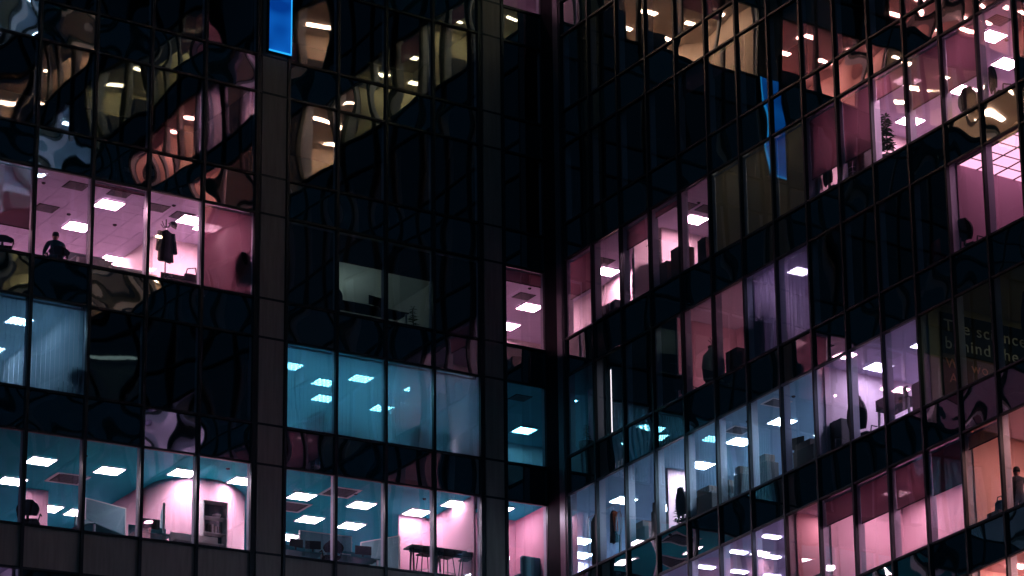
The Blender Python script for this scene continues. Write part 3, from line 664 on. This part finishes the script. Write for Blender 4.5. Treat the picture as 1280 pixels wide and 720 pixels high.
# teal row
chair(-13.72, .62, 2, R(205), 'dark chair shadowed on the pale vertical blind', 1.05, .5)
chair(-6.85, .9, 2, R(180), 'dark office chair at the left end of the teal room', 1.15, .5)
desk(-5.6, 1.0, 2, 0, 'teal desk behind the vertical blinds', 1.6, .7, .66, DESKT); monitor(-5.8, .95, 2, 0, .66, 'monitor on the teal desk behind the vertical blinds')
chair(-4.05, .75, 2, R(170), 'dark office chair in the third bay of the teal room', .98, .5)
def shelf(x, y, r, rz, lab, W, H, D=.3, n=3, m=WHITE, back=True):
    o = thing('bookshelf', lab, 'bookshelf', (x, y, S(r)-.1), rz)
    for sx in (-1, 1): MB().box(sx*W/2-.015, sx*W/2+.015, -D/2, D/2, 0, H).build('side_panel', m, o)
    for i in range(n+1): z = .05+(H-.08)*i/n; MB().box(-W/2+.016, W/2-.016, -D/2, D/2, z, z+.025).build('shelf', m, o)
    MB().box(-W/2+.016, W/2-.016, D/2-.012, D/2-.002, .02, H-.02).build('back_panel', mat('shelf_back', (.04, .10, .12), .7), o)
    return o
def books(x, y, z, rz, n, lab, h=.24):
    o = thing('book_row', lab, 'books', (x, y, z), rz)
    for i in range(n):
        hh = h*random.uniform(.75, 1.1); w_ = random.uniform(.025, .05); MB().box(i*.052, i*.052+w_, -.09, .09, 0, hh).build('book', random.choice((PAPER, DESK, CARD, BLK)), o)
shelf(-3.62, 2.0, 2, 0, 'pale shelf of boxes at the right of the teal room', .7, 2.0, .4, 4)
for i in range(3): books(-3.9, 2.0, S(2)-.1+.57+.482*i-.0, 0, 8, ('row of books on the lower shelf of the teal room', 'row of books on the middle shelf of the teal room', 'row of books on the upper shelf of the teal room')[i], .28)
o = thing('partition_screen', 'slanting pale panel between two bays of the teal room', 'screen', (-2.9, 1.6, S(2)-.1), R(90)); MB().box(-1.2, 1.2, -.02, .02, .05, 1.15).build('panel', WHITE, o); MB().box(-1.2, 1.2, -.03, .03, 0, .049).build('foot_rail', STEEL, o)
part_wall(LW, 2, -3.45, lbay(8)[1]-.05, 1.75, 1.80, mat('pale_teal_paint', (.34, .52, .62), .7))
g = hidden_lamp(LW, -2.75, 1.45, 2, 'lagoon', .40, .2); g.location.z = S(2)+.35; MB().box(-3.1, -2.4, 1.25, 1.28, S(2)-.095, S(2)+.62).build('lamp_screen', BLK, LW)  # unseen uplight added for the oval glow, with an added baffle shading the blind
desk(-5.3, 1.1, 1, 0, 'dark desk at the foot of the dim bays on the unlit middle floor', 2.6, .7, .86, BLK); monitor(-4.9, 1.05, 1, R(12), .86, 'black monitor on the dark desk of the unlit middle floor', .5)
plant(-3.75, 1.0, S(1)-.1, 1.2, 'small dark plant on the unlit middle floor', 40, .18)
chair(-6.4, .7, 1, R(160), 'black chair at the foot of the dim bays on the unlit middle floor', 1.1)
chair(-3.1, .75, 2, R(185), 'dark chair before the pale wall patch in the teal room', .85, .45)
# bottom row: shelf, bar table and stools, desks, armchair
shelf(-9.34, 1.55, 3, 0, 'pale open bookshelf in front of the curved pink wall', .64, 2.0, .3, 4)
books(-9.52, 1.53, S(3)-.1+.05+1.92*.5+.026, 0, 7, 'row of pale books on the shelf before the curved wall', .26)
o = thing('bowl', 'rounded bowl on the shelf before the curved wall', 'bowl', (-9.25, 1.53, S(3)-.1+.05+1.92*.75+.026)); MB().lathe([(.04, 0), (.10, .06), (.12, .11), (.10, .11), (.03, .03)], (0, 0, 0), 14).build('bowl_body', PAPER, o, True); MB().lathe([(.045, -.001), (.05, .012)], (0, 0, 0), 12).build('foot_ring', PAPER, o)
o = thing('bowl', 'dark tapering pot at the bottom of the shelf before the curved wall', 'bowl', (-9.34, 1.53, S(3)-.1+.05+1.92*.25+.026)); MB().lathe([(.07, 0), (.12, .16), (.17, .26), (.15, .26), (.06, .04)], (0, 0, 0), 14).build('bowl_body', POT, o, True); MB().lathe([(.075, -.001), (.078, .012)], (0, 0, 0), 12).build('foot_ring', POT, o)
desk(-10.2, .6, 3, 0, 'low pale counter below the curved pink wall', 1.3, .4, .38, WHITE)
o = thing('bar_table', 'long dark bar table on splayed legs in the bottom row', 'bar table', (-2.95, .95, S(3)-.1))
MB().box(-1.0, .95, -.26, .26, 1.17, 1.22).build('table_top', mat('dark_teal_wood', (.03, .07, .085), .4), o, bevel=.006)
MB().box(-.94, .90, .0, .03, 1.05, 1.168).build('apron', MATS['dark_teal_wood'], o)
for x in (-.86, -.05, .8):
    for sy in (-1, 1): MB().tube((x, sy*.06, 1.17), (x+.05*sy, sy*.24, 0), .03, .024, 6).build('leg', BLK, o)
def stool(x, y, r, lab):
    o = thing('bar_stool', lab, 'bar stool', (x, y, S(r)-.1), random.uniform(-.2, .2), 'dark bar stools at the bar table')
    MB().box(-.20, .20, -.17, .17, .86, .90).build('seat', BLK, o, bevel=.012)
    MB().box(-.19, .19, -.19, -.165, .90, 1.08).build('backrest', BLK, o, bevel=.01)
    for sx in (-1, 1):
        for sy in (-1, 1): MB().tube((sx*.15, sy*.12, .86), (sx*.23, sy*.19, 0), .016, .014, 6).build('leg', BLK, o)
    MB().path([(-.2, -.16, .35), (.2, -.16, .35), (.2, .16, .35), (-.2, .16, .35), (-.2, -.16, .35)], .011).build('foot_ring', STEEL, o)
for x, t in ((-3.62, 'leftmost bar stool at the bar table'), (-2.98, 'middle bar stool at the bar table'), (-2.32, 'rightmost bar stool at the bar table')): stool(x, .55, 3, t)
desk(-7.1, 1.1, 3, 0, 'teal desk just right of the grey column in the bottom row', 1.2, .6, .62, DESKT); monitor(-7.25, 1.0, 3, R(10), .62, 'left black monitor on the teal desk by the column', .42); monitor(-6.75, 1.0, 3, R(-14), .62, 'right black monitor on the teal desk by the column', .42)
desk(-5.55, 1.0, 3, 0, 'teal desk with papers in the bay right of the column', 1.3, .6, .62, DESKT); monitor(-5.3, .95, 3, R(-8), .62, 'black monitor on the desk with papers', .46)
o = thing('paper_stack', 'white papers on the teal desk', 'papers', (-5.85, .95, S(3)-.1+.621)); [MB().box(-.15+random.uniform(-.02, .02), .15, -.1, .1+random.uniform(-.02, .02), .02*i, .02*i+.019).build('sheet_bundle', PAPER, o) for i in range(4)]
chair(-6.35, .75, 3, R(170), 'teal office chair between the two desks of the bottom row', .92)
desk(-12.3, 1.6, 3, R(35), 'teal desk angled across the third bay of the bottom row', 1.6, .6, .72, DESKT); monitor(-11.3, 1.0, 3, 0, .62, 'dark monitor low in the third bay of the bottom row', .5)
desk(-11.25, 1.05, 3, 0, 'teal desk low in the third bay of the bottom row', 1.0, .5, .62, DESKT)
chair(-14.5, .8, 3, R(150), 'dark office chair at the left edge of the bottom row', 1.0)
o = thing('armchair', 'teal padded armchair in the narrow bay left of the corner', 'armchair', (-.25, .95, S(3)-.1), R(185))
MB().box(-.3, .3, -.3, .3, .15, .48).build('seat', TEALCL, o, bevel=.04); MB().box(-.33, .33, .22, .38, .15, 1.28).build('backrest', mat('teal_upholstery', (.03, .17, .21), .7), o, bevel=.06)
for sx in (-1, 1): MB().box(sx*.36-.06, sx*.36+.06, -.28, .34, .15, .68).build('armrest', MATS['teal_upholstery'], o, bevel=.03)
for sx in (-1, 1):
    for sy in (-1, 1): MB().tube((sx*.28, sy*.25, .16), (sx*.3, sy*.27, 0), .02, .014).build('leg', BLK, o)
def cubicle(x, y, r, rz, lab, W=1.2, H=1.3):
    o = thing('cubicle_screen', lab, 'cubicle screen', (x, y, S(r)-.1), rz)
    MB().box(-W/2, W/2, -.02, .02, .08, H).build('fabric_panel', mat('screen_fabric', (.22, .42, .48), .9, 0, .1, 12), o)
    b = MB().box(-W/2-.03, W/2+.03, -.028, .028, H, H+.03)
    for sx in (-1, 1): b.box(sx*(W/2+.015)-.015, sx*(W/2+.015)+.015, -.028, .028, 0, H-.001)
    b.build('frame', WHITE, o)
cubicle(-10.75, 1.5, 3, R(70), 'teal cubicle screen with a white frame left of the curved pink wall', 1.1, 1.55)
cubicle(-12.0, 2.2, 3, R(20), 'teal cubicle screen low in the third bay of the bottom row', 1.3, 1.75)
cubicle(-4.5, 1.5, 3, R(-60), 'teal cubicle screen left of the bar table', 1.2, 1.5)
cubicle(-5.9, 2.0, 3, 0, 'teal cubicle screen behind the desk with papers', 1.5, 1.62)
# right wing, top row
o = thing('binder_row', 'dark ring binders leaning on a shelf behind the second bay', 'binders', (.55, -3.35, S(1)+.43), R(90))
for i in range(9): bb = MB().box(-.04, .04, -.14, .14, 0, .30).build('binder', random.choice((CARD, BLK, DESK)), o, bevel=.004); bb.location = (i*.09, 0, random.uniform(0, .03)); bb.rotation_euler.y = random.uniform(-.05, .2)
o = thing('cabinet', 'low dark cabinet under the binders right of the corner', 'cabinet', (.55, -3.0, S(1)-.1)); MB().box(-.2, .2, -.6, .6, 0, .51).build('carcass', CARD, o, bevel=.005); [MB().box(-.215, -.201, y0, y0+.56, .05, .47).build('door', BLK, o) for y0 in (-.58, .02)]
jacket('coat', 'long dark grey coat hanging behind the third bay of the top right row', (.62, -4.45, S(1)+2.0), R(100), .5, 1.5, CLOTH)
jacket('coat', 'black coat hanging beside the grey coat in the top right row', (.75, -5.2, S(1)+1.8), R(80), .46, 1.2, BLK)
o = thing('wall_rack', 'metal rail holding two dark coats in the top right row', 'coat rail', (.66, -4.8, S(1)-.1)); MB().tube((0, -.8, 2.19), (0, .8, 2.19), .016).build('rail', STEEL, o); [MB().tube((0, y0, 0), (0, y0, 2.19), .018).build('upright', STEEL, o) for y0 in (-.8, .8)]
for (x, s, w_, h, t) in ((.6, 6.1, .55, 1.12, 'large dark box by the glass in the fourth bay of the top right row'), (.62, 6.85, .6, 1.38, 'tall dark box right of the large one in the top right row'), (.7, 8.1, .45, 1.25, 'dark box at the end of the window ledge, top right row')):
    o = thing('box', t, 'box', (x, -s, S(1)-.1)); MB().box(-.22, .22, -w_/2, w_/2, 0, h).build('box_body', CARD, o, bevel=.01); MB().box(-.225, .225, -.04, .04, h-.001, h+.004).build('tape', BLK, o)
chair(.62, -14.9, 1, R(80), 'black chair below the maroon blind left of the cabinet', 1.15)
o = thing('cabinet', 'black cabinet with boxes beside the leafy plant', 'cabinet', (.62, -16.15, S(1)-.1)); MB().box(-.25, .25, -.45, .45, 0, 1.42).build('carcass', BLK, o, bevel=.005); [MB().box(-.265, -.251, y0, y0+.43, .05, 1.38).build('door', CARD, o) for y0 in (-.44, .01)]
o = thing('wire_basket', 'grey wire document rack below the black cabinet', 'document rack', (.40, -15.9, S(1)-.1+.35), 0)
for z in (0, .15, .3): MB().path([(-.12, -.25, z), (.12, -.25, z), (.12, .25, z), (-.12, .25, z), (-.12, -.25, z)], .012).build('tray_wire', STEEL, o)
for sx in (-1, 1):
    for sy in (-1, 1): MB().tube((sx*.12, sy*.25, -.35), (sx*.12, sy*.25, .45), .012).build('post', STEEL, o)
plant(.60, -17.35, S(1)+.10, 1.66, 'tall leafy plant in a dark pot on the window ledge', 120, .30)
o = thing('window_ledge', 'dark ledge under the potted plant', 'ledge', (.60, -17.35, S(1)-.1)); MB().box(-.3, .3, -.55, .55, .16, .198).build('ledge_top', BLK, o); [MB().box(-.28, .28, y0-.02, y0+.02, 0, .159).build('bracket', BLK, o) for y0 in (-.45, .45)]
chair(.8, -21.2, 1, R(100), 'black round backed chair low under the blind at the upper right', 1.2, .6)
chair(.62, -22.7, 1, R(70), 'black chair low in the clear bay at the upper right', 1.25, .5)
# right wing, second row
o = thing('urn', 'big rounded urn with dried stems on the ledge of the dim rose room', 'urn', (.6, -8.35, S(2)-.1+.35)); MB().lathe([(.16, 0), (.30, .2), (.34, .62), (.30, .95), (.16, 1.12), (.12, 1.2)], (0, 0, 0), 18).build('vessel', mat('urn_glaze', (.05, .07, .08), .35), o, True)
MB().lathe([(.12, 1.2), (.15, 1.22), (.15, 1.26), (.11, 1.28)], (0, 0, 0), 16).build('rim', POT, o); [MB().path([(0, 0, 1.2), (.06*math.cos(g), .08*math.sin(g), 1.42), (.15*math.cos(g), .15*math.sin(g), 1.5)], .01).build('dried_stem', BLK, o) for g in (.5, 2, 3.6, 5)]
MB().box(-.35, .35, -.5, .5, -.35, -.01).build('stand', BLK, o)
o = thing('urn', 'slim squared urn with dried twigs before the violet curtain', 'urn', (.48, -11.35, S(2)-.1)); MB().box(-.22, .22, -.3, .3, 0, 1.5).build('vessel', mat('urn_blue', (.04, .08, .12), .35), o, bevel=.05); MB().lathe([(.13, 1.5), (.10, 1.56), (.12, 1.62)], (0, 0, 0), 12).build('rim', POT, o)
[MB().path([(0, 0, 1.6), (.05*math.cos(g), .1*math.sin(g), 1.85), (.16*math.cos(g), .28*math.sin(g), 1.98), (.18*math.cos(g), .34*math.sin(g), 1.88)], .011).build('dried_twig', BLK, o) for g in (.4, 1.3, 2.7, 4, 5.3)]
o = thing('box', 'black stepped box right of the rounded urn', 'box', (.5, -9.75, S(2)-.1)); MB().box(-.2, .2, -.3, .3, 0, 1.0).build('box_body', BLK, o, bevel=.01); MB().box(-.2, .2, -.55, -.301, 0, .8).build('side_box', BLK, o, bevel=.01)
chair(.55, -7.0, 2, R(110), 'black chair tipped at the left of the dim rose room', 1.0)
o = thing('lit_slit', 'thin upright white slit of light between blinds in the dark second row', 'lit slit', (.30, -3.25, S(2))); MB().tube((0, 0, .1), (0, 0, 2.35), .016, n=8).build('tube', emit('slit_white', (.9, .8, .85), 1.3), o); [MB().tube((0, 0, z), (0, 0, z+.06), .022).build('cap', STEEL, o) for z in (.05, 2.34)]  # gap between blinds, its light built as a glowing rod with added caps
o = thing('floor_pole', 'thin pale pole standing in a dark bay beside something red', 'pole', (.45, -18.85, S(2)-.1)); MB().tube((0, 0, .02), (0, 0, 2.7), .014).build('shaft', PAPER, o); MB().lathe([(.14, 0), (.13, .03), (.02, .05)], (0, 0, 0), 14).build('base', BLK, o)
o = thing('red_chair', 'red rounded chair low in the dark bay beside the pole', 'chair', (.55, -19.75, S(2)-.1), R(80)); MB().box(-.25, .25, -.22, .22, .42, .5).build('seat', RED, o, bevel=.03); MB().box(-.25, .25, .18, .26, .5, 1.02).build('backrest', RED, o, bevel=.05); [MB().tube((sx*.2, sy*.17, .42), (sx*.24, sy*.2, 0), .015).build('leg', BLK, o) for sx in (-1, 1) for sy in (-1, 1)]
chair(.6, -20.95, 2, R(95), 'dark round backed chair under the glowing pink ceiling', 1.2, .62)
for zz in (1.0, 1.55): part_wall(RW, 2, 2.9, 2.93, -24, -20.9, WHITE, .03, 'wall_rail')
# third row
jacket('coat', 'dark coat hanging just right of the corner in the cool lit office', (.6, -1.75, S(3)+2.0), R(90), .5, 1.6, CLOTH)
jacket('jacket', 'dark jacket with an orange front hanging in the cool lit office', (.6, -2.72, S(3)+1.85), R(70), .42, 1.0, CLOTH, .2, ORANGE)
o = thing('wall_rack', 'metal rail holding the coat and orange jacket', 'coat rail', (.6, -2.2, S(3)-.1)); MB().tube((0, -.9, 2.13), (0, .9, 2.13), .016).build('rail', STEEL, o); [MB().tube((0, y0, 0), (0, y0, 2.13), .018).build('upright', STEEL, o) for y0 in (-.9, .9)]
o = thing('racket', 'round hooped frame leaning beside the orange jacket', 'hoop', (.5, -3.2, S(3)+.75), R(90)); MB().path([(.16*math.cos(g*.3), 0, .55+.38*math.sin(g*.3)) for g in range(22)], .016).build('hoop', DESK, o); MB().tube((0, 0, .17), (.02, 0, -.75), .018).build('shaft', BLK, o)
for (x, s, w_, h, t) in ((.6, 4.35, .8, 1.1, 'dark heap of boxes left of the black bottle in the cool lit office'), (.55, 5.35, .32, 1.45, 'tall black box in the cool lit office'), (.6, 7.9, .9, 1.18, 'row of dark boxes in the middle of the cool lit office'), (.6, 9.0, .6, 1.05, 'low grey box in the cool lit office'), (.55, 9.75, .35, 1.28, 'upright dark box in the cool lit office'), (.6, 10.9, .6, 1.3, 'dark box under the fourth light of the cool lit office'), (.6, 13.0, 1.0, 1.1, 'heap of dark boxes at the right end of the cool lit office')):
    o = thing('box', t, 'box', (x, -s, S(3)-.1)); MB().box(-.2, .2, -w_/2, w_/2, 0, h*.8).build('box_body', POT, o, bevel=.02); MB().box(-.16, .16, -w_*.3, w_*.42, h*.8, h).build('upper_box', CARD, o, bevel=.015)
plant(.55, -6.35, S(3)-.1, 1.25, 'small dark plant beside the black box in the cool lit office', 60, .2)
plant(.5, -1.45, S(2)-.1+.25, .95, 'small dark plant low in the teal bay right of the corner', 40, .15)
chair(.6, -6.9, 3, R(90), 'black office chair with a high back in the cool lit office', 1.42)
monitor(.55, -12.4, 3, R(110), .9, 'black monitor on the boxes at the right end of the cool lit office', .6)
# lettered banner on a partition
BY = -19.37; zb = S(3)
o = thing('banner', 'black banner with large pale lettering, The science behind the', 'banner', (0, BY, zb))
MB().box(.62, 4.4, .0, .04, 1.72, 2.92).build('board', mat('banner_black', (.012, .013, .014), .7), o)
MB().box(.62, 4.4, .005, .045, -.09, 1.70).build('lower_board', mat('banner_lower', (.16, .12, .105), .7), o)
def letters(t, x, z, size, m, parent):
    c = bpy.data.curves.new('lettering', 'FONT'); c.body = t; c.size = size; c.extrude = .006; c.space_character = 1.15; c.materials.append(m)
    tmp = bpy.data.objects.new('lettering', c); col.objects.link(tmp); bpy.context.view_layer.update()
    me = bpy.data.meshes.new_from_object(tmp.evaluated_get(bpy.context.evaluated_depsgraph_get())); bpy.data.objects.remove(tmp)
    q_ = bpy.data.objects.new('lettering', me); col.objects.link(q_); q_.parent = parent; q_.location = (x, -.008, z); q_.rotation_euler = (R(90), 0, 0)
PALE = mat('pale_lettering', (.60, .60, .52), .7); PEACH = mat('peach_lettering', (.95, .48, .36), .7)
letters('The science', .70, 2.38, .50, PALE, o); letters('behind the', .70, 1.86, .50, PALE, o); letters('We wo', .70, 1.28, .42, PEACH, o); letters('A', .80, .86, .40, PEACH, o)
chair(.55, -23.6, 3, R(90), 'dark chair with a rounded hoop back right of the banner', 2.1, .5)
chair(.6, -15.7, 3, R(100), 'black chair with a tall back in the lavender bays', 1.55, .62)
desk(.75, -17.2, 3, R(90), 'dark desk in the middle of the lavender bays', 1.5, .6, .95, POT); monitor(.7, -17.3, 3, R(95), .95, 'black monitor on the desk of the lavender bays', .5)
for (s, h, t) in ((14.6, 1.2, 'dark crate at the left end of the lavender bays'), (18.6, 1.15, 'dark crate at the right end of the lavender bays')):
    o = thing('box', t, 'box', (.6, -s, S(3)-.1)); MB().box(-.25, .25, -.35, .35, 0, h).build('box_body', POT, o, bevel=.02); MB().box(-.252, .252, -.05, .05, h-.001, h+.004).build('tape', BLK, o)
# fourth row
o = thing('cabinet', 'dark cabinet low in the dim bay left of the lowest maroon blinds', 'cabinet', (.6, -13.3, S(4)-.1)); MB().box(-.2, .2, -.5, .5, 0, .9).build('carcass', POT, o, bevel=.01); MB().box(-.215, -.201, -.48, .48, .05, .85).build('door', CARD, o)
o = thing('handbag', 'dark bag resting on the ledge beside the standing person', 'handbag', (.4, -21.75, S(4)-.1+.35), R(90)); MB().lathe([(.17, 0), (.2, .05), (.17, .3), (.14, .33)], (0, 0, 0), 12, 1, .5).build('bag_body', TEALCL, o, True); MB().path([(-.12, 0, .32), (-.08, 0, .46), (.08, 0, .46), (.12, 0, .32)], .012).build('handle', BLK, o)
MB().box(-.25, .25, -.25, .25, -.35, -.002).build('plinth_block', BLK, o)

# ---------------------------------------------------------------- blue lit sign on the first column
def sign_face():
    m = emit('sign_blue', (.004, .12, .62), .44); n = m.node_tree.nodes; l = m.node_tree.links
    tc = n.new('ShaderNodeTexCoord'); t = n.new('ShaderNodeTexNoise'); t.inputs['Scale'].default_value = .9; t.inputs['Detail'].default_value = 1
    c = n.new('ShaderNodeValToRGB'); c.color_ramp.elements[0].position = .35; c.color_ramp.elements[0].color = (.001, .05, .33, 1); c.color_ramp.elements[1].position = .65; c.color_ramp.elements[1].color = (.006, .18, .78, 1)
    l.new(tc.outputs['Object'], t.inputs['Vector']); l.new(t.outputs['Fac'], c.inputs[0]); l.new(c.outputs[0], n['Emission'].inputs[0]); return m
o = thing('lit_sign', 'tall glowing blue sign panel fixed on the grey column', 'lit sign', (-8.43, -.06, S(-1)+.12))
MB().box(-.35, .35, -.14, .0, 0, 3.8).build('cabinet', BLACK, o)
MB().box(-.325, .325, -.16, -.141, .03, 3.77).build('face', sign_face(), o)
rim = MB(); rim.box(-.33, .33, -.166, -.145, .0, .05); rim.box(.30, .335, -.166, -.145, .051, 3.78); rim.build('edge_tube', emit('sign_edge', (.02, .40, 1), .7), o)
